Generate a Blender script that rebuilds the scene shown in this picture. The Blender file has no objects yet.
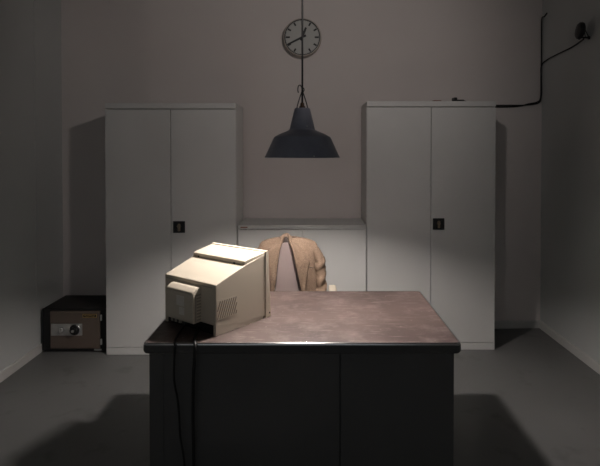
import bpy, bmesh, math, random
from mathutils import Vector, Matrix
random.seed(7)
C = bpy.context.scene.collection
PI = math.pi
sc = bpy.context.scene
sc.view_settings.view_transform = 'Standard'
sc.view_settings.look = 'None'
sc.view_settings.exposure = 0.0

# ------------------------------------------------------------------ materials
def mat(name, col, rough=.5, metal=0., noise=None, bump=None, emit=None, spec=.5, coat=0.):
    m = bpy.data.materials.new(name); m.use_nodes = True
    nt = m.node_tree; b = nt.nodes['Principled BSDF']
    b.inputs['Base Color'].default_value = (*col, 1); b.inputs['Roughness'].default_value = rough
    b.inputs['Metallic'].default_value = metal; b.inputs['Specular IOR Level'].default_value = spec
    b.inputs['Coat Weight'].default_value = coat
    tc = nt.nodes.new('ShaderNodeTexCoord')
    if noise:                                   # (scale, colour2, detail, lo, hi)
        n = nt.nodes.new('ShaderNodeTexNoise'); n.inputs['Scale'].default_value = noise[0]; n.inputs['Detail'].default_value = noise[2]
        r = nt.nodes.new('ShaderNodeValToRGB')
        r.color_ramp.elements[0].position = noise[3]; r.color_ramp.elements[1].position = noise[4]
        r.color_ramp.elements[0].color = (*col, 1); r.color_ramp.elements[1].color = (*noise[1], 1)
        nt.links.new(tc.outputs['Object'], n.inputs['Vector']); nt.links.new(n.outputs['Fac'], r.inputs['Fac'])
        nt.links.new(r.outputs['Color'], b.inputs['Base Color'])
    if bump:                                    # (scale, strength, distance)
        n = nt.nodes.new('ShaderNodeTexNoise'); n.inputs['Scale'].default_value = bump[0]; n.inputs['Detail'].default_value = 6
        u = nt.nodes.new('ShaderNodeBump'); u.inputs['Strength'].default_value = bump[1]; u.inputs['Distance'].default_value = bump[2]
        nt.links.new(tc.outputs['Object'], n.inputs['Vector']); nt.links.new(n.outputs['Fac'], u.inputs['Height'])
        nt.links.new(u.outputs['Normal'], b.inputs['Normal'])
    if emit:
        b.inputs['Emission Color'].default_value = (*emit[0], 1); b.inputs['Emission Strength'].default_value = emit[1]
    return m

M = {}
M['wall_side'] = mat('side_wall_cool_light_tint', (.55,.565,.555), .9, noise=(1.3,(.51,.525,.515),4,.3,.7), bump=(90,.15,.002))  # wall paint with the cool tint of the light put into its colour
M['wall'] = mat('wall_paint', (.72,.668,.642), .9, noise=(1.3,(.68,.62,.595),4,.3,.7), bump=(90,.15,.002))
M['ceil'] = mat('ceiling_paint', (.35,.34,.33), .9)
M['base'] = mat('skirting_paint', (.55,.54,.52), .6)
M['cab'] = mat('cabinet_enamel', (.67,.665,.645), .5, noise=(2.2,(.64,.635,.615),3,.35,.65), bump=(260,.05,.0006))
M['cab_edge'] = mat('cabinet_frame_enamel', (.52,.52,.505), .5)
M['shadow'] = mat('dark_gap', (.01,.01,.01), .9)
M['black_plastic'] = mat('black_plastic', (.008,.008,.009), .45)
M['bronze'] = mat('bronze_latch', (.30,.24,.17), .4, .6)
M['chrome'] = mat('chrome', (.62,.62,.62), .22, 1.)
M['steel'] = mat('brushed_steel', (.50,.50,.49), .45, .7, noise=(30,(.4,.4,.4),3,.3,.7))
M['safe_black'] = mat('safe_black_enamel', (.006,.006,.007), .6, bump=(300,.1,.0005))
M['safe_brown'] = mat('safe_brown_enamel', (.12,.092,.075), .45, bump=(350,.1,.0005))
M['gold'] = mat('gold_trim', (.62,.43,.16), .35, .7)
M['desk_body'] = mat('desk_dark_enamel', (.105,.103,.10), .5, noise=(3,(.092,.091,.088),3,.3,.7))
M['desk_edge'] = mat('desk_edge_rubber', (.07,.069,.068), .45)
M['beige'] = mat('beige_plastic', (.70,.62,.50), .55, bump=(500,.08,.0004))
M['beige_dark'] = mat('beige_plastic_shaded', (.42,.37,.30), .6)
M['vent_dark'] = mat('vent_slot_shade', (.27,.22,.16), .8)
M['sticker'] = mat('paper_sticker', (.85,.80,.72), .7)
M['glass_dark'] = mat('screen_glass', (.02,.022,.024), .12)
M['lamp_out'] = mat('dark_grey_lamp_enamel', (.34,.345,.41), .5, noise=(14,(.29,.295,.355),4,.35,.65))
M['lamp_in'] = mat('white_lamp_enamel', (.82,.81,.78), .5)
M['chip'] = mat('chipped_enamel', (.6,.6,.58), .6)
M['brass'] = mat('aged_brass', (.10,.06,.035), .5, .5)
M['bulb'] = mat('lit_bulb', (1,1,1), .3, emit=((1.0,.92,.87), 1.0))
M['rubber'] = mat('black_cable_rubber', (.006,.006,.006), .55)
M['clock_face'] = mat('clock_face_white', (.50,.50,.475), .6)
M['clock_case'] = mat('clock_case_cream', (.50,.45,.40), .5)
M['clock_black'] = mat('clock_black_paint', (.008,.008,.008), .5)
M['lining'] = mat('jacket_lining', (.03,.02,.016), .6)
M['chair_fabric'] = mat('mauve_chair_fabric', (.25,.195,.185), .9, bump=(600,.3,.001))
M['chair_cream'] = mat('cream_chair_plastic', (.62,.55,.44), .5)
M['grey_plastic'] = mat('grey_plastic', (.06,.06,.06), .5)
M['paper_red'] = mat('brown_card', (.25,.12,.08), .8)

def nn(nt, t, **kw):
    n = nt.nodes.new(t)
    for k, v in kw.items():
        n.inputs[k].default_value = v
    return n
def mixc(nt, fac, a, b):
    m = nt.nodes.new('ShaderNodeMix'); m.data_type = 'RGBA'
    for i, v in ((0, fac), (6, a), (7, b)):
        if hasattr(v, 'links'): nt.links.new(v, m.inputs[i])
        else: m.inputs[i].default_value = v if i == 0 else (*v, 1)
    return m.outputs[2]
def ramp(nt, src, lo, hi, c0=(0,0,0), c1=(1,1,1)):
    r = nt.nodes.new('ShaderNodeValToRGB'); r.color_ramp.elements[0].position = lo; r.color_ramp.elements[1].position = hi
    r.color_ramp.elements[0].color = (*c0,1); r.color_ramp.elements[1].color = (*c1,1)
    nt.links.new(src, r.inputs[0]); return r.outputs[0]

# brown linoleum desk top with scuffs, chips and scratches
m = bpy.data.materials.new('brown_linoleum'); m.use_nodes = True; nt = m.node_tree; b = nt.nodes['Principled BSDF']
tc = nt.nodes.new('ShaderNodeTexCoord')
n1 = nn(nt,'ShaderNodeTexNoise',Scale=3.2,Detail=5.); n2 = nn(nt,'ShaderNodeTexNoise',Scale=9.,Detail=8.,Roughness=.7)
n3 = nn(nt,'ShaderNodeTexNoise',Scale=60.,Detail=2.)
mp = nt.nodes.new('ShaderNodeMapping'); mp.inputs['Rotation'].default_value = (0,0,.5); mp.inputs['Scale'].default_value = (6,60,1)
n4 = nn(nt,'ShaderNodeTexNoise',Scale=1.4,Detail=3.)
for n in (n1,n2,n3): nt.links.new(tc.outputs['Object'], n.inputs['Vector'])
nt.links.new(tc.outputs['Object'], mp.inputs['Vector']); nt.links.new(mp.outputs[0], n4.inputs['Vector'])
c = mixc(nt, ramp(nt,n1.outputs['Fac'],.35,.68), (.060,.041,.037), (.118,.082,.073))
c = mixc(nt, ramp(nt,n2.outputs['Fac'],.50,.72,(0,0,0),(.8,.8,.8)), c, (.21,.168,.158))
c = mixc(nt, ramp(nt,n3.outputs['Fac'],.70,.76,(0,0,0),(.6,.6,.6)), c, (.45,.38,.35))
c = mixc(nt, ramp(nt,n4.outputs['Fac'],.60,.68,(0,0,0),(.6,.6,.6)), c, (.27,.22,.205))
nt.links.new(c, b.inputs['Base Color']); b.inputs['Roughness'].default_value = .5
M['lino'] = m
# floor
m = bpy.data.materials.new('grey_floor_screed'); m.use_nodes = True; nt = m.node_tree; b = nt.nodes['Principled BSDF']
tc = nt.nodes.new('ShaderNodeTexCoord')
n1 = nn(nt,'ShaderNodeTexNoise',Scale=1.1,Detail=7.,Roughness=.6); n2 = nn(nt,'ShaderNodeTexNoise',Scale=22.,Detail=3.)
n3 = nn(nt,'ShaderNodeTexNoise',Scale=5.,Detail=6.)
for n in (n1,n2,n3): nt.links.new(tc.outputs['Object'], n.inputs['Vector'])
c = mixc(nt, ramp(nt,n1.outputs['Fac'],.3,.7), (.125,.125,.122), (.165,.165,.162))
c = mixc(nt, ramp(nt,n2.outputs['Fac'],.76,.8,(0,0,0),(.5,.5,.5)), c, (.3,.29,.27))
c = mixc(nt, ramp(nt,n3.outputs['Fac'],.60,.72,(0,0,0),(.6,.6,.6)), c, (.085,.083,.08))
nt.links.new(c, b.inputs['Base Color'])
nt.links.new(ramp(nt,n1.outputs['Fac'],.3,.7,(.38,)*3,(.55,)*3), b.inputs['Roughness'])
M['floor'] = m
# jacket wool tweed
m = bpy.data.materials.new('brown_tweed_wool'); m.use_nodes = True; nt = m.node_tree; b = nt.nodes['Principled BSDF']
tc = nt.nodes.new('ShaderNodeTexCoord')
n1 = nn(nt,'ShaderNodeTexNoise',Scale=230.,Detail=2.); n2 = nn(nt,'ShaderNodeTexNoise',Scale=9.,Detail=4.)
for n in (n1,n2): nt.links.new(tc.outputs['Object'], n.inputs['Vector'])
c = mixc(nt, ramp(nt,n1.outputs['Fac'],.3,.7), (.105,.069,.047), (.265,.183,.128))
c = mixc(nt, ramp(nt,n2.outputs['Fac'],.35,.75,(0,0,0),(.35,.35,.35)), c, (.14,.09,.06))
nt.links.new(c, b.inputs['Base Color']); b.inputs['Roughness'].default_value = .95
u = nn(nt,'ShaderNodeBump',Strength=.5,Distance=.004); nt.links.new(n2.outputs['Fac'],u.inputs['Height']); nt.links.new(u.outputs[0], b.inputs['Normal'])
M['wool'] = m

# ------------------------------------------------------------------ helpers
def link(name, bm, m, parent=None, smooth=False, recalc=True, angle=40):
    if recalc: bmesh.ops.recalc_face_normals(bm, faces=bm.faces[:])
    me = bpy.data.meshes.new(name); bm.to_mesh(me); bm.free()
    o = bpy.data.objects.new(name, me); C.objects.link(o)
    me.materials.append(m)
    if smooth:
        for p in me.polygons: p.use_smooth = True
        me.set_sharp_from_angle(angle=math.radians(angle))
        if recalc:
            wn = o.modifiers.new('weighted_normals','WEIGHTED_NORMAL'); wn.keep_sharp = True; wn.weight = 100
    if parent: o.parent = parent
    return o
def tag(o, label, cat, group=None):
    o['label'] = label; o['category'] = cat
    if group: o['group'] = group
    return o
def thing(name, label, cat, loc=(0,0,0), rz=0, group=None):
    o = bpy.data.objects.new(name, None); o.empty_display_size = .05; C.objects.link(o)
    o.location = loc; o.rotation_euler = (0,0,rz); return tag(o, label, cat, group)
def struct(o): o['kind'] = 'structure'; return o
def BM(): return bmesh.new()
def box(bm, x0,x1,y0,y1,z0,z1, bev=0, seg=2, mtx=None):
    t = bmesh.new()
    r = bmesh.ops.create_cube(t, size=1)
    for v in t.verts: v.co = Vector(((x0+x1)/2+v.co.x*(x1-x0), (y0+y1)/2+v.co.y*(y1-y0), (z0+z1)/2+v.co.z*(z1-z0)))
    if bev: bmesh.ops.bevel(t, geom=t.edges[:], offset=bev, segments=seg, affect='EDGES', profile=.5)
    if mtx: bmesh.ops.transform(t, matrix=mtx, verts=t.verts[:])
    merge(bm, t); return bm
def merge(bm, t):
    me = bpy.data.meshes.new('tmp'); t.to_mesh(me); t.free(); bm.from_mesh(me); bpy.data.meshes.remove(me)
def prism(bm, poly, a, b, axis='z', bev=0, seg=2):
    """poly: list of 2-D points; extruded between a and b along axis"""
    def P(p, h):
        if axis == 'z': return (p[0], p[1], h)
        if axis == 'x': return (h, p[0], p[1])
        return (p[0], h, p[1])
    t = bmesh.new()
    v0 = [t.verts.new(P(p,a)) for p in poly]; v1 = [t.verts.new(P(p,b)) for p in poly]
    t.faces.new(v0); t.faces.new(v1[::-1]); n = len(poly)
    for i in range(n): t.faces.new((v0[i], v1[i], v1[(i+1)%n], v0[(i+1)%n]))
    bmesh.ops.recalc_face_normals(t, faces=t.faces[:])
    if bev: bmesh.ops.bevel(t, geom=t.edges[:], offset=bev, segments=seg, affect='EDGES', profile=.5)
    merge(bm, t); return bm
def lathe(bm, prof, n=48, mtx=None, cap=True):
    """prof: (r, z) list revolved about z"""
    t = bmesh.new(); rings = []
    for r, z in prof:
        if r < 1e-6: rings.append([t.verts.new((0,0,z))])
        else: rings.append([t.verts.new((r*math.cos(2*PI*i/n), r*math.sin(2*PI*i/n), z)) for i in range(n)])
    for a, b in zip(rings, rings[1:]):
        if len(a)==1 and len(b)==1: continue
        for i in range(n):
            j = (i+1)%n
            if len(a)==1: t.faces.new((a[0], b[i], b[j]))
            elif len(b)==1: t.faces.new((a[i], a[j], b[0]))
            else: t.faces.new((a[i], a[j], b[j], b[i]))
    if mtx: bmesh.ops.transform(t, matrix=mtx, verts=t.verts[:])
    merge(bm, t); return bm
def catmull(pts, k=8):
    pts = [Vector(p) for p in pts]; P = [pts[0]]+pts+[pts[-1]]; out = []
    for i in range(1, len(P)-2):
        for s in range(k):
            t = s/k; p0,p1,p2,p3 = P[i-1:i+3]
            out.append(.5*((2*p1)+(p2-p0)*t+(2*p0-5*p1+4*p2-p3)*t*t+(3*p1-p0-3*p2+p3)*t**3))
    out.append(pts[-1]); return out
def tube(bm, pts, r, n=10, smooth=True, k=8, flat=1., ref=None):
    """r: float or list (per input point); flat: ratio of second radius"""
    rr = r if isinstance(r, (list,tuple)) else [r]*len(pts)
    if smooth and len(pts) > 2:
        path = catmull(pts, k); rad = [rr[min(i//k, len(rr)-1)]*(1-(i%k)/k)+rr[min(i//k+1, len(rr)-1)]*((i%k)/k) for i in range(len(path))]
    else: path = [Vector(p) for p in pts]; rad = rr
    t = bmesh.new(); rings = []; up = Vector(ref) if ref else None
    for i, p in enumerate(path):
        d = (path[min(i+1,len(path)-1)]-path[max(i-1,0)]).normalized()
        if up is None: up = Vector((0,0,1)) if abs(d.z)<.9 else Vector((0,1,0))
        s = d.cross(up).normalized(); u = s.cross(d).normalized()
        if not ref: up = u
        rings.append([t.verts.new(p+s*math.cos(2*PI*j/n)*rad[i]+u*math.sin(2*PI*j/n)*rad[i]*flat) for j in range(n)])
    for a, b in zip(rings, rings[1:]):
        for i in range(n): t.faces.new((a[i], a[(i+1)%n], b[(i+1)%n], b[i]))
    t.faces.new(rings[0][::-1]); t.faces.new(rings[-1])
    merge(bm, t); return bm
def grid(bm, P):
    rows = [[bm.verts.new(p) for p in row] for row in P]
    for a, b in zip(rows, rows[1:]):
        for i in range(len(a)-1): bm.faces.new((a[i], a[i+1], b[i+1], b[i]))
    return bm
RX90 = Matrix.Rotation(PI/2, 4, 'X')     # z axis -> -y (towards the camera)
def facing(x, y, z): return Matrix.Translation((x,y,z)) @ RX90

# ------------------------------------------------------------------ camera
cam = bpy.data.cameras.new('camera'); co = bpy.data.objects.new('camera', cam); C.objects.link(co)
H = 1.57
co.location = (0,0,H); PITCH = .015
co.rotation_euler = (PI/2-PITCH, 0, 0)
cam.sensor_fit = 'HORIZONTAL'; cam.sensor_width = 36; cam.lens = 486/600*36
cam.shift_x = -11/600; cam.shift_y = -(233-(152+486*math.tan(PITCH)))/600
cam.clip_start = .02
sc.camera = co

# ------------------------------------------------------------------ room
XL, XR, YL, YR, YB, ZC = -2.127, 2.05, 4.155, 4.325, -2.2, 3.35
yback = lambda x: YL+(YR-YL)*(x-XL)/(XR-XL)
struct(link('floor', prism(BM(), [(XL-.2,YB-.2),(XR+.2,YB-.2),(XR+.2,4.6),(XL-.2,4.6)], -.1, 0), M['floor']))
struct(link('ceiling', prism(BM(), [(XL-.2,YB-.2),(XR+.2,YB-.2),(XR+.2,4.6),(XL-.2,4.6)], ZC, ZC+.1), M['ceil']))
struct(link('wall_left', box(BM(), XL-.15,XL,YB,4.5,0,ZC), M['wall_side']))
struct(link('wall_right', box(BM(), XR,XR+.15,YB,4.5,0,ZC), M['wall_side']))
struct(link('wall_back', prism(BM(), [(XL,YL),(XR,YR),(XR,4.5),(XL,4.5)], 0, ZC), M['wall']))
struct(link('wall_front', box(BM(), XL,XR,YB-.15,YB,0,ZC), M['wall']))
bp = [(0,0),(.014,0),(.014,.058),(.009,.066),(0,.066)]
struct(link('baseboard_left', prism(BM(), [(XL+p[0],p[1]) for p in bp], YB, YL, 'y'), M['base']))
struct(link('baseboard_right', prism(BM(), [(XR-p[0],p[1]) for p in bp], YB, YR-.002, 'y'), M['base']))
t = BM(); prism(t, [(-p[0],p[1]) for p in bp], XL+.014, XR-.014, 'x')
for v in t.verts: v.co.y += yback(v.co.x)
struct(link('baseboard_back', t, M['base']))
struct(link('trim_1', box(BM(), XL,XL+.004,3.742,3.752,.45,ZC), M['wall_side']))

# ------------------------------------------------------------------ tall cabinets
def tall_cabinet(label, x, yf, w, h, d, seam, hx, hz):
    """x,yf: front bottom left corner"""
    r = thing('storage_cabinet', label, 'cabinet', (x+w/2, yf+d/2, 0), 0, None)
    X0, X1, Y0, Y1 = -w/2, w/2, -d/2, d/2
    t = BM(); th = .018
    box(t, X0,X0+th,Y0+.022,Y1,0.0,h-.043); box(t, X1-th,X1,Y0+.022,Y1,0,h-.043)
    box(t, X0,X1,Y1-.006,Y1,0,h); box(t, X0+th,X1-th,Y0+.03,Y1-.006,.066,.08)
    box(t, X0,X1,Y0+.002,Y1,h-.043,h, .002, 1)                    # cap
    link('carcass', t, M['cab'], r)
    link('plinth', box(BM(), X0,X1,Y0+.004,Y0+.022,0,.058, .0015, 1), M['cab'], r)
    sx = X0+seam
    ds = []
    for (a, b2) in ((X0+.002, sx-.0022), (sx+.0022, X1-.002)):
        t = BM(); box(t, a,b2,Y0,Y0+.02,.061,h-.049, .002, 2)
        dd = link('door', t, M['cab'], r, True); ds.append(dd)
    # handle: black recessed cup with a bronze turn latch, on the right-hand door
    cx, cz = X0+hx, hz
    t = BM(); s = .045
    prism(t, [(cx-s,cz-s),(cx+s,cz-s),(cx+s,cz+s),(cx-s,cz+s)], Y0-.004, Y0+.001, 'y', .002)
    for (a,b2,c2,e) in ((-s,-s+.007,-s,s),(s-.007,s,-s,s),(-s,s,-s,-s+.007),(-s,s,s-.007,s)):
        box(t, cx+a,cx+b2,Y0-.008,Y0-.002,cz+c2,cz+e,.0015,1)
    hd = link('handle', t, M['black_plastic'], ds[1])
    t = BM(); lathe(t, [(0,.020),(.010,.020),(.013,.016),(.014,.004),(.014,0)], 24, facing(cx,Y0-.002,cz+.006) )
    box(t, cx-.009,cx+.011,Y0-.018,Y0-.004,cz-.032,cz+.026,.005,3)
    link('latch', t, M['bronze'], hd, True)
    return r
tall_cabinet('tall grey two-door metal cabinet standing beside the black safe', -1.584, 3.736, 1.006, 1.946, .40, .505, .505+.064, .993)
cabR = tall_cabinet('tall grey two-door metal cabinet under the wall cables, right of the low cabinet', .439, 3.831, 1.018, 1.971, .40, .508, .508+.060, 1.002)

# small black adaptor and a scrap of card lying on top of the right cabinet
z = 1.971
t = BM(); box(t, -.026,.004,-.03,.03,0,.030,.006,2); box(t, -.008,.062,-.018,.018,.0,.014,.004,2)
a = link('power_adapter', t, M['black_plastic'], None, True); a.location = (1.150, 3.865, z); tag(a, 'small black power adapter lying on top of the right tall cabinet', 'adapter')
t = BM(); tube(t, [(.06,0,.008),(.09,.03,.005),(.14,.12,.004),(.20,.25,.004)], .0035, 8)
link('lead', t, M['rubber'], a, True)
a = link('card_scrap', box(BM(), -.03,.03,-.02,.02,0,.008,.001,1), M['paper_red'], None); a.location = (1.0,3.87,z); a.rotation_euler = (0,0,.2)
tag(a, 'flat reddish brown scrap of card on the right tall cabinet', 'card')

# ------------------------------------------------------------------ low cabinet between them
lw = 1.004
r = thing('sideboard_cabinet', 'low grey metal cabinet between the two tall cabinets', 'cabinet', (-.069, 3.985, 0))
t = BM(); X0, X1, Y0, Y1 = -lw/2, lw/2, -.195, .195
box(t, X0,X0+.018,Y0+.006,Y1,0,.967); box(t, X1-.018,X1,Y0+.006,Y1,0,.967); box(t, X0+.018,X1-.018,Y1-.006,Y1,0,.967); box(t, X0+.018,X1-.018,Y0+.03,Y1-.006,.066,.08)
link('carcass', t, M['cab'], r)
link('cabinet_top', box(BM(), X0,X1,Y0-.004,Y1,.967,1.0,.003,2), M['cab_edge'], r, True)
link('plinth', box(BM(), X0+.019,X1-.019,Y0+.01,Y0+.028,0,.06), M['cab_edge'], r)
link('door', box(BM(), X0+.008,.002,Y0+.001,Y0+.016,.064,.9615,.002,2), M['cab'], r, True)
link('door', box(BM(), .006,X1-.008,Y0-.002,Y0+.014,0.064,.9645,.002,2), M['cab'], r, True)
link('name_plate', box(BM(), X0+.02,X0+.075,Y0-.006,Y0-.003,.976,.986,.0008,1), M['paper_red'], r)

# ------------------------------------------------------------------ safe
sx0, sx1, sy0, sy1, sh = -2.106, -1.592, 3.785, 4.150, .343
r = thing('safe', 'small black safe with brown door on the floor in the left corner', 'safe', ((sx0+sx1)/2, (sy0+sy1)/2, 0))
W2, D2 = (sx1-sx0)/2, (sy1-sy0)/2
t = BM(); box(t, -W2,W2,-D2+.012,D2,.012,sh,.006,2)
for x in (-W2+.05, W2-.05):
    for y in (-D2+.06, D2-.06): lathe(t, [(.018,0),(.018,.02)], 16, Matrix.Translation((x,y,0)))
link('body', t, M['safe_black'], r, True)
dz0, dz1, dx0, dx1 = .032, .325, -W2+.066, W2-.062
door = link('door', box(BM(), dx0,dx1,-D2-.006,-D2+.02,dz0,dz1,.004,2), M['safe_brown'], r, True)
t = BM(); fy0,fy1 = -D2-.001, -D2+.012
t2 = box(t, -W2+.0,W2,fy0+.004,fy1+.004,.012,.030,.002,1); box(t,-W2,dx0-.003,fy0+.004,fy1+.004,.03,sh,.002,1); box(t,dx1+.003,W2,fy0+.004,fy1+.004,.03,sh,.002,1); box(t,dx0-.003,dx1+.003,fy0+.004,fy1+.004,dz1+.002,sh,.002,1)
link('door_frame', t, M['safe_black'], r)
pz0, pz1, px0, px1 = .135, .228, dx0+.008, dx0+.252
pl = link('lock_plate', box(BM(), px0,px1,-D2-.009,-D2-.005,pz0,pz1,.0015,1), M['steel'], door)
cz = (pz0+pz1)/2
t = BM(); lathe(t, [(0,.018),(.016,.018),(.020,.014),(.021,0)], 32, facing(px0+.085,-D2-.008,cz)); box(t, px0+.083,px0+.087,-D2-.029,-D2-.026,cz-.010,cz+.010)
link('key_cover', t, M['chrome'], pl, True)
t = BM(); lathe(t, [(.039,0),(.039,.006),(.034,.012),(.026,.014)], 48, facing(px0+.186,-D2-.008,cz))
lathe(t, [(.026,.012),(.024,.034),(.019,.038),(0,.038)], 24, facing(px0+.186,-D2-.008,cz))
for i in range(20):
    a = 2*PI*i/20; x, zz = px0+.186+.0255*math.cos(a), cz+.0255*math.sin(a); box(t, x-.0015,x+.0015,-D2-.042,-D2-.02,zz-.0015,zz+.0015)
dl = link('combination_dial', t, M['black_plastic'], pl, True)
t = BM(); lathe(t, [(.040,0),(.043,.003),(.040,.006)], 48, facing(px0+.186,-D2-.008,cz)); lathe(t,[(0,.041),(.010,.041),(.013,.037)],24,facing(px0+.186,-D2-.008,cz))
link('dial_ring', t, M['chrome'], dl, True)
bx0, bz = dx1-.128, .291
t = BM(); box(t, bx0,bx0+.108,-D2-.009,-D2-.005,bz-.014,bz+.014,.0015,1)
bd = link('badge', t, M['black_plastic'], door)
t = BM()
for (a,b2,c2,e) in ((0,.108,-.014,-.011),(0,.108,.011,.014),(0,.003,-.014,.014),(.105,.108,-.014,.014)): box(t, bx0+a,bx0+b2,-D2-.0105,-D2-.008,bz+c2,bz+e)
tube(t, [(bx0+.012+.0075*i, -D2-.0105, bz+(.005 if i%2 else -.005)*(1 if i%3 else .5)) for i in range(12)], .0014, 6)
link('badge_border', t, M['gold'], bd)
for zz in (.275,.085):
    t = BM(); lathe(t, [(0,-.022),(.007,-.022),(.008,-.018),(.008,.018),(.007,.022),(0,.022)], 16, Matrix.Translation((dx1+.012,-D2-.004,zz)))
    link('hinge', t, M['steel'], r, True)
link('rating_label', box(BM(), dx1-.045,dx1+.012,-D2-.0005,-D2+.003,.014,.026), M['steel'], r)

# ------------------------------------------------------------------ desk
DX0, DX1, DY0, DY1, DZ = -.722, .646, 2.068, 2.855, .75
dcx, dcy = (DX0+DX1)/2, (DY0+DY1)/2; W2, D2 = (DX1-DX0)/2, (DY1-DY0)/2
desk = thing('office_desk', 'dark grey steel desk with scuffed brown top in the middle of the room', 'desk', (dcx,dcy,0))
def rrect(w, d, rad, n=6):
    o = []
    for (sx, sy, a0) in ((1,1,0),(-1,1,90),(-1,-1,180),(1,-1,270)):
        for i in range(n+1):
            a = math.radians(a0+90*i/n); o.append((sx*(w-rad)+rad*math.cos(a), sy*(d-rad)+rad*math.sin(a)))
    return o
link('desktop', prism(BM(), rrect(W2-.006,D2-.006,.018), DZ-.03, DZ, 'z'), M['lino'], desk)
# edging: metal strip round the rim, dark apron band beneath it
def band(bm, w, d, rad, prof):
    rings = [[bm.verts.new((x,y,zz)) for (x,y) in rrect(w+off,d+off,rad+off)] for (off,zz) in prof]
    for a, b2 in zip(rings, rings[1:]):
        n = len(a)
        for i in range(n): bm.faces.new((a[i],a[(i+1)%n],b2[(i+1)%n],b2[i]))
    return bm
link('metal_edging', band(BM(), W2-.006, D2-.006, .018, [(-.003,DZ-.002),(-.003,DZ+.0012),(.001,DZ+.0012),(.0045,DZ-.0015),(.006,DZ-.006),(.006,DZ-.009),(.002,DZ-.009)]), M['chrome'], desk, True)
link('apron_band', band(BM(), W2-.006, D2-.006, .018, [(0,DZ-.009),(.006,DZ-.009),(.008,DZ-.012),(.008,DZ-.036),(.003,DZ-.044),(-.006,DZ-.046),(-.04,DZ-.046)]), M['desk_edge'], desk, True)
bw, bd_ = W2-.024, D2-.03
seamx = -(W2)+.848
t = BM(); box(t, -bw,seamx-.002,-bd_,-bd_+.02,.07,DZ-.046,.003,2)
link('modesty_panel', t, M['desk_body'], desk, True)
t = BM(); box(t, seamx+.002,bw,-bd_,-bd_+.02,.07,DZ-.046,.003,2)
link('modesty_panel', t, M['desk_body'], desk, True)
link('seam_light_block', box(BM(), seamx-.03,seamx+.03,-bd_+.012,-bd_+.0205,.07,DZ-.046), M['desk_body'], desk)  # added behind the seam to stop light leaking through
t = BM(); box(t, -bw-.004,-bw+.058,-bd_-.004,-bd_+.0,.07,DZ-.046,.0015,1)
link('corner_strip', t, M['desk_body'], desk, True)
for s in (-1,1):
    x0, x1 = (-bw, -bw+.27) if s < 0 else (bw-.38, bw)
    t = BM(); box(t, x0+.001,x1-.001,-bd_+.021,bd_-.02,.07,DZ-.047,.003,1)
    p = link('pedestal', t, M['desk_body'], desk)
    for k in range(3):
        z0 = .085+k*.205
        dr = link('drawer', box(BM(), x0+.01,x1-.01,bd_-.022,bd_-.002,z0,z0+.195,.003,2), M['desk_body'], p, True)
        link('handle', box(BM(), (x0+x1)/2-.06,(x0+x1)/2+.06,bd_-.004,bd_+.014,z0+.14,z0+.152,.003,2), M['chrome'], dr, True)
    for y in (-bd_+.05, bd_-.05):
        for x in (x0+.04, x1-.04):
            link('foot', lathe(BM(), [(0,0),(.022,0),(.022,.012),(.012,.02),(.012,.071),(0,.071)], 16, Matrix.Translation((x,y,0))), M['chrome'], desk, True)

# ------------------------------------------------------------------ CRT monitor seen from behind
u = Vector((.631,.776,0)); v = Vector((-.776,.631,0))          # u: towards the screen; v: towards its left side in the photo
mon = thing('computer_monitor', 'beige bulky computer monitor seen from behind on the desk corner', 'monitor', (-.423,2.143,DZ))
mon.rotation_euler = (0,0,math.atan2(.815,.58)-PI/2)           # local +y = u, local -x = v
# local: right side x=0, left side x=-.338 ; y = depth from rear ; z = height
def hull(secs, bev=0.006):
    """secs: (y, x_left, x_right, z0, z1)"""
    t = bmesh.new(); R = []
    for (y,xl,xr,z0,z1) in secs: R.append([t.verts.new(p) for p in ((xl,y,z0),(xr,y,z0),(xr,y,z1),(xl,y,z1))])
    for a, b2 in zip(R, R[1:]):
        for i in range(4): t.faces.new((a[i],a[(i+1)%4],b2[(i+1)%4],b2[i]))
    t.faces.new(R[0]); t.faces.new(R[-1][::-1])
    bmesh.ops.recalc_face_normals(t, faces=t.faces[:])
    if bev: 
        es = [e for e in t.edges if len(e.link_faces)==2 and e.calc_face_angle() > .25]
        bmesh.ops.bevel(t, geom=es, offset=bev, segments=3, affect='EDGES', profile=.5)
    return t
WB = -.350
Z0 = .012
housing = link('housing', hull([(0,WB,0,.048,.229),(.05,WB-.0005,.003,.03,.2455),(.188,WB-.002,.012,.012,.290),(.318,WB-.009,.020,.012,.320)],.005), M['beige'], mon, True, angle=30)
# side skirts reaching the desk at the rear corners
t = BM()
prism(t, [(.001,.0),(.30,.0),(.30,.06),(.001,.06)], -.016, .0002, 'x', .003)
prism(t, [(.001,.0),(.30,.0),(.30,.06),(.001,.06)], WB, WB+.016, 'x', .003)
for vv in t.verts:
    if vv.co.y > .1: vv.co.x += .018 if vv.co.x > -.1 else -.003
link('side_skirt', t, M['beige'], mon, True)
# raised top deck with lip
t = hull([(.176,WB+.001,.009,.279,.305),(.20,WB+.000,.0105,.28,.311),(.30,WB-.008,.0175,.28,.325),(.324,WB-.010,.0195,.28,.327)],.004)
link('top_deck', t, M['beige'], mon, True, angle=30)
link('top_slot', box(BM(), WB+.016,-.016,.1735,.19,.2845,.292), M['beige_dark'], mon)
for x in (WB+.045, -.055): link('slot_catch', box(BM(), x-.006,x+.006,.1715,.18,.285,.293,.001,1), M['black_plastic'], mon)
# front bezel: its front face leans back towards the top
def slanted_bezel():
    t = BM(); prism(t, [(.312,.002),(.352,.0),(.332,.332),(.312,.331)], WB-.013, .0245, 'x', .003); return t
bz = link('front_bezel', slanted_bezel(), M['beige'], mon, True, angle=30)
link('screen', prism(BM(), [(.335,.05),(.3525,.05),(.337,.30),(.32,.30)], WB+.03,-.012,'x',.002), M['glass_dark'], bz, True)
t = BM(); box(t, .02,.0262,.336,.344,.018,.026,.001,1); link('button', t, M['grey_plastic'], bz)
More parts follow.
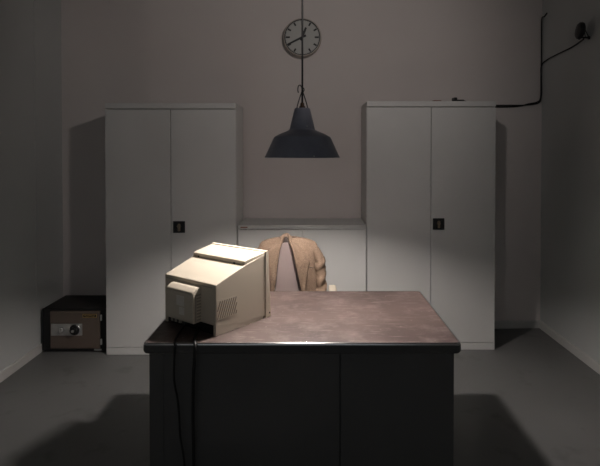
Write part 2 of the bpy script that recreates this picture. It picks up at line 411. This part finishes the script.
# inset line along the top of the rear face
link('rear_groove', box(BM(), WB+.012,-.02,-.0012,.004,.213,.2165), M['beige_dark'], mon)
# rear yoke cover box
t = BM(); cx0, cx1 = WB+.078, WB+.258
pr = [(.002,.050),(-.046,.050),(-.050,.062),(-.048,.182),(-.055,.186),(-.050,.193),(-.024,.208),(.002,.208)]
prism(t, pr, cx0, cx1, 'x', .003)
yc = link('rear_cover', t, M['beige'], mon, True)
t = BM(); prism(t, [(-.030,.055),(-.038,.055),(-.038,.18),(-.030,.18)], cx1-.001, cx1+.0012, 'x')
for k in range(9): box(t, cx1-.001,cx1+.002,-.027,-.004,.06+k*.014,.066+k*.014)
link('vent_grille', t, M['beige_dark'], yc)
for (a,b2,c2,e) in ((.070,.120,.120,.165),(.088,.122,.080,.114)):
    link('sticker', box(BM(), cx0+a,cx0+b2,-.0512,-.047,c2,e), M['sticker'], yc)
# solid black block standing in for the shade under the housing; connector block
link('underside_shade_block', box(BM(), WB+.018,-.018,.006,.28,.004,.049), M['black_plastic'], mon)
t = BM(); box(t, WB+.07,WB+.16,-.014,.01,.018,.046,.002,1); box(t, WB+.085,WB+.12,-.022,-.012,.022,.038,.002,1)
link('connector_block', t, M['grey_plastic'], mon)
t = BM()
for k in range(3): box(t, WB+.075+.028*k,WB+.088+.028*k,-.0255,-.010,.026,.040,.001,1)
link('connector', t, M['beige_dark'], mon)
# slanted side vents on the right side
t = BM(); vx = lambda y: .0006+.0625*y
prism(t, [(.005,.070),(.128,.064),(.128,.156),(.005,.160)], -.004, .0006, 'x')
for vv in t.verts: vv.co.x += .0625*vv.co.y
vp = link('vent_panel', t, M['beige'], mon)
t = BM()
for k in range(-3, 12):
    y0 = .008+.0135*k; z0, z1, sl_ = .074, .152, .030        # one slanted slot, clipped to the panel
    za, zb = z0, z1
    if y0 < .008: za = z0+(z1-z0)*(.008-y0)/sl_
    if y0+sl_ > .122: zb = z0+(z1-z0)*(.122-y0)/sl_
    if zb-za < .012: continue
    ya, yb = y0+sl_*(za-z0)/(z1-z0), y0+sl_*(zb-z0)/(z1-z0)
    q = [(ya,za),(ya+.0055,za),(yb+.0055,zb),(yb,zb)]
    prism(t, q, -.002, .0009, 'x')
for vv in t.verts: vv.co.x += .0625*vv.co.y+.0003
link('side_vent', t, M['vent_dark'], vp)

# two cables hanging over the desk edge
fy = DY0-.006
def cable(name, label, pts, r):
    o = link(name, tube(BM(), pts, r, 10), M['rubber'], None, True); tag(o, label, 'cable'); return o
X = lambda px, y: (px-311)/486*y
cable('signal_cable', 'thin wavy black cable over the desk edge, left of the thicker one',
      [(-.575,2.30,.775),(-.590,2.20,.760),(X(174.5,2.10),2.10,.7565),(X(174,2.06),fy-.004,.746),(X(173.5,2.05),fy-.012,.70),(X(173,2.05),fy-.010,.60),(X(176.5,2.05),fy-.011,.52),(X(178,2.05),fy-.010,.44),(X(179,2.05),fy-.010,.36),(X(183,2.05),fy-.011,.25),(X(184,2.05),fy-.010,.12),(X(184,2.05),fy-.02,.02),(X(184,2.05)+.03,fy-.12,.006),(X(184,2.05)+.2,fy-.2,.006)], .0045)
cable('power_cable', 'thicker straight black cable hanging over the desk edge',
      [(-.510,2.26,.775),(-.512,2.18,.764),(X(194,2.10),2.10,.7585),(X(194.5,2.06),fy-.005,.746),(X(194,2.05),fy-.014,.70),(X(192.5,2.05),fy-.011,.60),(X(192,2.05),fy-.011,.44),(X(192.5,2.05),fy-.011,.30),(X(193,2.05),fy-.011,.12),(X(194,2.05),fy-.02,.02),(X(194,2.05)+.04,fy-.10,.0075),(X(194,2.05)+.3,fy-.12,.0075)], .0065)

# ------------------------------------------------------------------ pendant lamp
LX, LY, LZ = -.045, 2.51, 1.542
lamp = thing('pendant_lamp', 'dark grey enamel factory pendant lamp hanging above the desk', 'lamp', (LX,LY,LZ)); lamp.scale = (.95,.95,.95)
prof = [(.2035,-.001),(.2045,.001),(.202,.004),(.155,.106),(.150,.112),(.125,.126),(.095,.138),(.074,.148),(.069,.154),(.043,.261),(.039,.267),(.012,.269)]
link('lamp_shade', lathe(BM(), prof, 72), M['lamp_out'], lamp, True, angle=28)
inn = [(.2035,-.001),(.199,.004),(.152,.104),(.147,.109),(.122,.123),(.092,.135),(.066,.150),(.040,.255),(.0,.261)]
link('reflector', lathe(BM(), inn, 72), M['lamp_in'], lamp, True)
t = BM()
lathe(t, [(0,.004),(.004,.003),(.0045,0)], 8, Matrix.Translation((.0265,-.0635,.166)) @ RX90)
link('enamel_chip', t, M['chip'], lamp); t = BM()
lathe(t, [(0,.004),(.004,.003),(.0045,0)], 8, Matrix.Translation((.063,-.1925,.0085)) @ RX90)
link('enamel_chip', t, M['chip'], lamp)
link('socket', lathe(BM(), [(.0,.262),(.017,.262),(.017,.276),(.012,.279),(.010,.294),(.006,.298),(.0,.298)], 24), M['brass'], lamp, True)
link('bulb_holder', lathe(BM(), [(0,.245),(.02,.243),(.02,.20),(.014,.186),(0,.186)], 24), M['brass'], lamp, True)
BZ = .119
link('bulb', lathe(BM(), [(0,-.024),(.011,-.021),(.019,-.014),(.023,-.003),(.023,.006),(.019,.020),(.013,.036),(.012,.064),(0,.066)], 24, Matrix.Translation((0,0,BZ))), M['bulb'], lamp, True)
t = BM()
tube(t, [(-.030,0,.262),(-.024,0,.290),(-.010,0,.335),(0,0,.362)], .003, 8)
tube(t, [(.030,0,.262),(.024,0,.290),(.010,0,.335),(0,0,.362)], .003, 8)
tube(t, [(0,0,.355),(-.004,-.004,.380),(-.012,-.006,.391),(-.021,-.006,.386),(-.024,-.006,.366),(-.021,-.006,.350)], .003, 8)
tube(t, [(.002,0,.35),(.010,-.004,.365),(.006,-.006,.378)], .003, 8)
link('hanging_wire', t, M['grey_plastic'], lamp, True)
link('cord', tube(BM(), [(0,0,.294),(.001,0,.8),(0,0,(ZC-LZ)/.95)], .0052, 10), M['rubber'], lamp, True)
link('ceiling_rose', lathe(BM(), [(0,-.05),(.02,-.05),(.05,-.01),(.055,0)], 24, Matrix.Translation((0,0,(ZC-LZ)/.95))), M['lamp_out'], lamp, True)
M['bulb'].node_tree.nodes['Principled BSDF'].inputs['Emission Strength'].default_value = 2450

# ------------------------------------------------------------------ clock
ckx = (301.6-311)/486*4.16; ckz = 1.57+(152-38.2)/486*4.12; wy = yback(ckx)
clk = thing('wall_clock', 'round white wall clock with black hour marks above the pendant lamp', 'clock', (ckx+.006,wy-.008,ckz+.0155), 0)
R_ = .156
link('case', lathe(BM(), [(0,0),(R_+.001,0),(R_+.007,.006),(R_+.007,.062),(R_+.002,.072),(R_-.002,.072),(R_-.003,.066)], 72, RX90), M['clock_case'], clk, True)
link('dial', lathe(BM(), [(0,.062),(R_-.003,.062),(R_-.003,.058)], 72, RX90), M['clock_face'], clk)
link('dial_rim', lathe(BM(), [(R_-.0105,.063),(R_-.0105,.065),(R_-.002,.065),(R_-.002,.063)], 72, RX90), M['clock_black'], clk)
t = BM()
for i in range(12):
    L = .030 if i%3 else .036; w = .0068
    box(t, -w,w,-.0648,-.062,R_-.014-L,R_-.014, mtx=Matrix.Rotation(2*PI*i/12,4,'Y'))
for i in range(60):
    if i%5: box(t, -.001,.001,-.0640,-.062,R_-.018,R_-.010, mtx=Matrix.Rotation(2*PI*i/60,4,'Y'))
link('hour_marks', t, M['clock_black'], clk)
t = BM(); prism(t, [(-.009,-.035),(.009,-.035),(.0072,.143),(-.0072,.143)], -.069, -.0665, 'y')
bmesh.ops.transform(t, matrix=Matrix.Rotation(math.radians(243.3),4,'Y'), verts=t.verts[:]); link('minute_hand', t, M['clock_black'], clk)
t = BM(); prism(t, [(-.010,-.03),(.010,-.03),(.0085,.088),(-.0085,.088)], -.0665, -.064, 'y')
bmesh.ops.transform(t, matrix=Matrix.Rotation(math.radians(21),4,'Y'), verts=t.verts[:]); link('hour_hand', t, M['clock_black'], clk)
link('hand_hub', lathe(BM(), [(0,.071),(.009,.071),(.010,.064)], 24, RX90), M['clock_black'], clk)

# ------------------------------------------------------------------ wall spotlight / camera unit on the right wall
def pt(px, py, y): return ((px-311)/486*y, y, H+(152-py)/486*y)
sy_ = 486*XR/(588.5-311)
sz_ = pt(588,38.5,sy_)[2]
sp = thing('security_camera', 'black oval camera on a triangular bracket high on the right wall', 'camera', (XR,sy_,sz_))
k_ = sy_/486
def L(px, py, dy=0): return (px-588.5)*k_, dy, (38.5-py)*k_
t = BM(); lathe(t, [(0,.028),(.045,.026),(.060,.014),(.062,0),(.058,-.014),(.04,-.024),(0,-.026)], 40)
bmesh.ops.transform(t, matrix=Matrix.Translation(L(579.4,31.2)) @ Matrix.Rotation(math.radians(8),4,'Y') @ Vector((-.97,.24,0)).to_track_quat('Z','Y').to_matrix().to_4x4() , verts=t.verts[:])
link('housing', t, M['black_plastic'], sp, True)
t = BM(); tube(t, [L(577,38),L(588.2,38)], .007, 8); tube(t, [L(582,27),L(585,32),L(588,38)], .004, 8, k=4); tube(t, [L(583,30),L(584.5,38)], .003, 8)
lathe(t, [(0,0),(.013,0),(.013,.005),(0,.007)], 20, Matrix.Translation((0,0,.002)) @ Matrix.Rotation(-PI/2,4,'Y'))
tube(t, [L(578.5,37),L(578.5,40)], .007, 8)
link('bracket', t, M['black_plastic'], sp, True)

# cables: corner run and lead to the camera
cy_ = yback(XR)
ins = .012
def on_back(px, py): y = yback((px-311)/486*4.26)-ins; x,_,z = pt(px,py,y); return (min(x,XR-.012), y, z)
o = link('camera_cable', tube(BM(), [(XR-.038,sy_+.01,pt(583.5,39.2,sy_)[2]),(XR-.010,3.80,pt(573,47,3.80)[2]),(XR-.010,4.05,pt(556,55,4.05)[2]),(XR-.014,4.20,pt(544,60,4.2)[2]),on_back(541.5,66),on_back(541.5,80),on_back(541.5,97),on_back(538,103),on_back(525,105.2),on_back(505,105.4),on_back(480,105.6)], .0055, 8), M['rubber'], None, True)
tag(o, 'black cable sagging from the camera on the right wall to the corner', 'cable')
o = link('wall_cable', tube(BM(), [(XR-.010,4.22,pt(545,13,4.2)[2]),(XR-.012,4.26,pt(543,15,4.2)[2]),on_back(541.2,20),on_back(541,40),on_back(541,60),on_back(540.4,75),on_back(540.2,97),on_back(537,102),on_back(528,104),on_back(515,106.6),on_back(480,107)], .0055, 8), M['rubber'], None, True)
tag(o, 'black cable running up the right back corner of the room to its top end', 'cable')

# ------------------------------------------------------------------ office chair
CX, CY = -.15, 3.20
ch = thing('office_chair', 'mauve fabric office chair with cream armrests behind the desk', 'chair', (CX,CY,0))
# backrest: arched slab (front at y ~ -.02)
def arch(w, z0, z1, n=20, e=2.4):
    o = [(-w*.92,z0),(w*.92,z0)]
    zc = z1-.30
    for i in range(n+1):
        a = PI*i/n; cxx, s = math.cos(a), math.sin(a)
        o.append((w*math.copysign(abs(cxx)**(2/e),cxx), zc+.30*abs(s)**(2/e)))
    return o
t = BM(); prism(t, arch(.155,.55,.974), -.012, .030, 'y', .008, 2)
link('backrest', t, M['chair_fabric'], ch, True)
t = BM(); prism(t, rrect(.23,.21,.07), .415, .475, 'z', .014, 3)
for vv in t.verts: vv.co.y -= .22
link('seat', t, M['chair_fabric'], ch, True)
link('back_support', tube(BM(), [(0,.055,.75),(0,.060,.55),(0,.04,.40),(0,-.12,.385)], .02, 10, flat=.6), M['grey_plastic'], ch, True)
link('seat_column', lathe(BM(), [(0,.13),(.03,.13),(.03,.27),(.018,.27),(.018,.40),(.06,.405),(.06,.417),(0,.417)], 24, Matrix.Translation((0,-.22,0))), M['chrome'], ch, True)
for i in range(5):
    a = 2*PI*i/5+.3; d = Vector((math.cos(a),math.sin(a),0)); c0 = Vector((0,-.22,0))
    l = link('base_leg', tube(BM(), [c0+Vector((0,0,.13)), c0+d*.13+Vector((0,0,.125)), c0+d*.27+Vector((0,0,.085))], [.026,.022,.015], 10, flat=.8), M['grey_plastic'], ch, True)
    p = c0+d*.27
    t = BM(); s = Vector((-d.y,d.x,0))
    for q in (-1,1): lathe(t, [(0,-.009),(.022,-.009),(.026,-.004),(.026,.004),(.022,.009),(0,.009)], 20, Matrix.Translation(p+s*q*.014+Vector((0,0,.026))) @ s.to_track_quat('Z','Y').to_matrix().to_4x4())
    tube(t, [p+Vector((0,0,.026)),p+Vector((0,0,.085))], .006, 8)
    link('caster', t, M['black_plastic'], l, True)
for s in (-1,1):
    t = BM(); tube(t, [(s*.20,-.16,.43),(s*.275,-.16,.44),(s*.292,-.16,.50),(s*.292,-.15,.66)], .014, 10)
    sup = link('arm_support', t, M['grey_plastic'], ch, True)
    t = BM(); box(t, s*.291-.026,s*.291+.026,-.24,.03,.655,.686,.011,3)
    link('armrest', t, M['chair_cream'], sup, True)

# ------------------------------------------------------------------ jacket over the chair back
jk = thing('tweed_jacket', 'brown tweed suit jacket draped over the back of the office chair', 'jacket', (CX,CY,.5))
JZ = -.5
def lerp_tab(tab, z):
    if z <= tab[0][0]: return tab[0][1:]
    for a, b2 in zip(tab, tab[1:]):
        if z <= b2[0]:
            f = (z-a[0])/(b2[0]-a[0]); return tuple(p+(q-p)*f for p, q in zip(a[1:], b2[1:]))
    return tab[-1][1:]
# z : half width, half depth, y centre, opening left x, opening right x
TAB = [(.50,.200,.085,.015,-.125,.135),(.60,.200,.085,.015,-.105,.108),(.68,.200,.082,.015,-.092,.092),(.76,.200,.08,.012,-.083,.077),(.84,.200,.075,.010,-.075,.060),
       (.90,.200,.068,.010,-.067,.046),(.94,.197,.060,.012,-.060,.034),(.960,.190,.052,.015,-.054,.026),(.975,.178,.046,.018,-.048,.020),(.988,.150,.040,.020,-.042,.013),(.998,.110,.036,.022,-.036,.006),(1.006,.06,.030,.024,-.030,.0)]
NS = 64
rows = []
zs = [.50+.0*0]
n = 46
for i in range(n+1):
    f = i/n; zs_ = .50+(1.006-.50)*(1-(1-f)**1.6); 
    w, d, yc, ol, orr = lerp_tab(TAB, zs_)
    row = []
    e = 2.6
    def pos(a):
        c, s = math.cos(a), math.sin(a)
        return Vector((w*math.copysign(abs(c)**(2/e),c), yc+d*math.copysign(abs(s)**(2/e),s), 0))
    # angle where front surface x == opening edge (front = -y)
    def ang(x): 
        c = max(-1,min(1,x/w)); c = math.copysign(abs(c)**(e/2), c); return -math.acos(c)
    aR, aL = ang(orr), ang(ol)
    for j in range(NS+1):
        g = j/NS; a = aR+(2*PI-(aR-aL))*g       # from right edge counter-clockwise round the back to left edge
        p = pos(a)
        fold = .0035*math.sin(9*a+3*zs_*6)*min(1,(1.0-zs_)*6)+.004*math.sin(23*zs_+4*a)*min(1,(1-zs_)*8)
        nrm = Vector((math.cos(a),math.sin(a),0))
        p = p+nrm*fold; 
        if zs_ < .9 : p.y += .0
        row.append((p.x, p.y, zs_+JZ))
    rows.append(row)
t = BM(); grid(t, rows)
body = link('jacket_body', t, M['wool'], jk, True, recalc=False, angle=80)
md = body.modifiers.new('thickness','SOLIDIFY'); md.thickness = .006; md.offset = -1 ; md.material_offset = 1
body.data.materials.append(M['lining'])
# rolled edge / lapel: arch from lower left over the neck and down lower right
def front_y(x, z, off=0):
    w,d,yc,ol,orr = lerp_tab(TAB, z); c = min(1,abs(x)/w); e = 2.6
    s = (1-c**e)**(1/e); return yc-d*s-off
def edge_pts(side):
    out = []
    for z in (.52,.60,.68,.76,.84,.90,.94,.965,.985):
        w,d,yc,ol,orr = lerp_tab(TAB, z); x = ol if side < 0 else orr
        out.append(Vector((x, front_y(x,z,.003), z+JZ)))
    return out
# lapels: surface patch from opening edge outwards, lifted off the body, with a notch
def lapel(side):
    rows = []; N = 30
    for i in range(N+1):
        z = .585+(.975-.585)*i/N
        w_,d_,yc_,ol,orr = lerp_tab(TAB, z); x0 = ol if side < 0 else orr
        f = i/N
        wd = lerp_tab([(.58,.006),(.70,.030),(.80,.062),(.868,.092),(.872,.070),(.884,.066),(.888,.074),(.93,.062),(.975,.030)], z)[0]
        row = []
        for j in range(8):
            g = j/7; x = x0+side*wd*g
            lift = .006+.009*math.sin(PI*min(1,g*1.0))*.9*(1-.5*g)
            if j == 7: lift = .003
            row.append((x, front_y(x,z,lift), z+JZ))
        rows.append(row)
    t = BM(); grid(t, rows)
    o = link('lapel', t, M['wool'], jk, True, recalc=False, angle=70)
    md = o.modifiers.new('thickness','SOLIDIFY'); md.thickness = .004; md.offset = 0
lapel(-1); lapel(1)
L1, R1 = edge_pts(-1), edge_pts(1)
top = [Vector((-.042,-.020,1.000+JZ)),Vector((-.034,.000,1.012+JZ)),Vector((-.018,.016,1.019+JZ)),Vector((-.004,.014,1.018+JZ)),Vector((.008,-.002,1.010+JZ)),Vector((.016,-.022,.996+JZ))]
path = L1+top+R1[::-1]
t = BM(); tube(t, path, [.006]*3+[.009]*4+[.011]*2+[.013]*6+[.011]*2+[.009]*4+[.006]*3, 12, k=5)
link('collar', t, M['wool'], jk, True)
# dark lining seen just inside the opening edge
def lining(side):
    rows = []
    for i in range(25):
        z = .52+(.990-.52)*i/24; w_,d_,yc_,ol,orr = lerp_tab(TAB, z); x0 = ol if side<0 else orr
        ww = .012
        rows.append([(x0-side*ww*g, front_y(x0,z,-.004)+.012*g, z+JZ) for g in (-.2,.5,1)])
    t = BM(); grid(t, rows); o = link('lining', t, M['lining'], jk, True, recalc=False)
    md = o.modifiers.new('thickness','SOLIDIFY'); md.thickness = .002
lining(-1); lining(1)
# neck lining patch inside the collar
t = BM(); prism(t, [(-.040,.955),(.016,.955),(.014,.985),(.004,1.006),(-.012,1.014),(-.026,1.008),(-.040,.985)], .012, .016, 'y')
for vv in t.verts: vv.co.z += JZ; vv.co.y -= .032 - .02
link('lining', t, M['lining'], jk)
# sleeves: empty, creased, hanging from the shoulders
for s in (-1,1):
    t = bmesh.new(); rings = []; N = 40; K = 20
    for i in range(N+1):
        f = i/N; z = .955-.41*f
        cx = s*(.158+.046*min(1,f*4)**.7+.012*f); cyy = .008-.02*f
        hw = .020+.020*min(1,f*6)**.6; hd = .020+.036*min(1,f*5)**.6
        cz = z
        ring = []
        for j in range(K):
            a = 2*PI*j/K
            w_ = .0032*math.sin(9*f*PI+1.8*math.cos(a-1)+(1 if s>0 else 2))*min(1,f*4)+.0022*math.sin(23*f+3*a)*min(1,f*4)
            w_ -= sum(.008*math.exp(-((f-q_+.035*math.cos(a-.6))/.014)**2) for q_ in (.20,.34,.42,.60,.78))
            ring.append(t.verts.new((cx+(hw+w_)*math.cos(a), cyy+(hd+w_)*math.sin(a), cz+JZ+(.010*math.sin(a*1))*min(1,f*4))))
        rings.append(ring)
    for a_, b_ in zip(rings, rings[1:]):
        for j in range(K): t.faces.new((a_[j],a_[(j+1)%K],b_[(j+1)%K],b_[j]))
    t.faces.new(rings[0]); t.faces.new(rings[-1])
    sl = link('sleeve', t, M['wool'], jk, True, angle=75)
    t = BM()
    for k in range(3):
        zz = .60+.022*k; lathe(t, [(0,.004),(.006,.004),(.0075,0)], 12, facing(s*.232,-.075,zz+JZ))
    link('button', t, M['lining'], sl)
# chest pocket welt on the right of the photo
zz = .820
t = BM(); P = []
for i in range(9):
    x = .128+.034*i/8; P.append((x, front_y(x,zz-.008*i/8,.002), zz-.012*i/8+JZ))
tube(t, P, .0035, 8, k=2, flat=1.); link('chest_pocket', t, M['wool'], jk, True)
t = BM(); tube(t, [(a,b2-.002,c+.007) for a,b2,c in P], .002, 6, k=2); link('pocket_slit', t, M['lining'], jk)

# ------------------------------------------------------------------ light
l = bpy.data.lights.new('wall_spotlight','SPOT'); l.shadow_soft_size = .05; l.energy = 25; l.color = (1,.91,.87); l.spot_size = math.radians(112); l.spot_blend = .7
o = bpy.data.objects.new('wall_spotlight', l); C.objects.link(o); o.location = (.40,2.03,2.65)
o.rotation_euler = (Vector((-.1,4.2,2.25))-o.location).to_track_quat('-Z','Y').to_euler()
l = bpy.data.lights.new('front_fill_light','AREA'); l.shape = 'RECTANGLE'; l.size = 2.6; l.size_y = 1.6; l.energy = 5.5; l.color = (.88,.95,1)  # cool fill added behind the camera, no window is built there
o = bpy.data.objects.new('front_fill_light', l); C.objects.link(o); o.location = (-.2,YB+.05,1.9); o.rotation_euler = (PI/2,0,0)
wd = bpy.data.worlds.new('world'); sc.world = wd; wd.use_nodes = True
wd.node_tree.nodes['Background'].inputs[0].default_value = (.6,.7,.8,1); wd.node_tree.nodes['Background'].inputs[1].default_value = .02
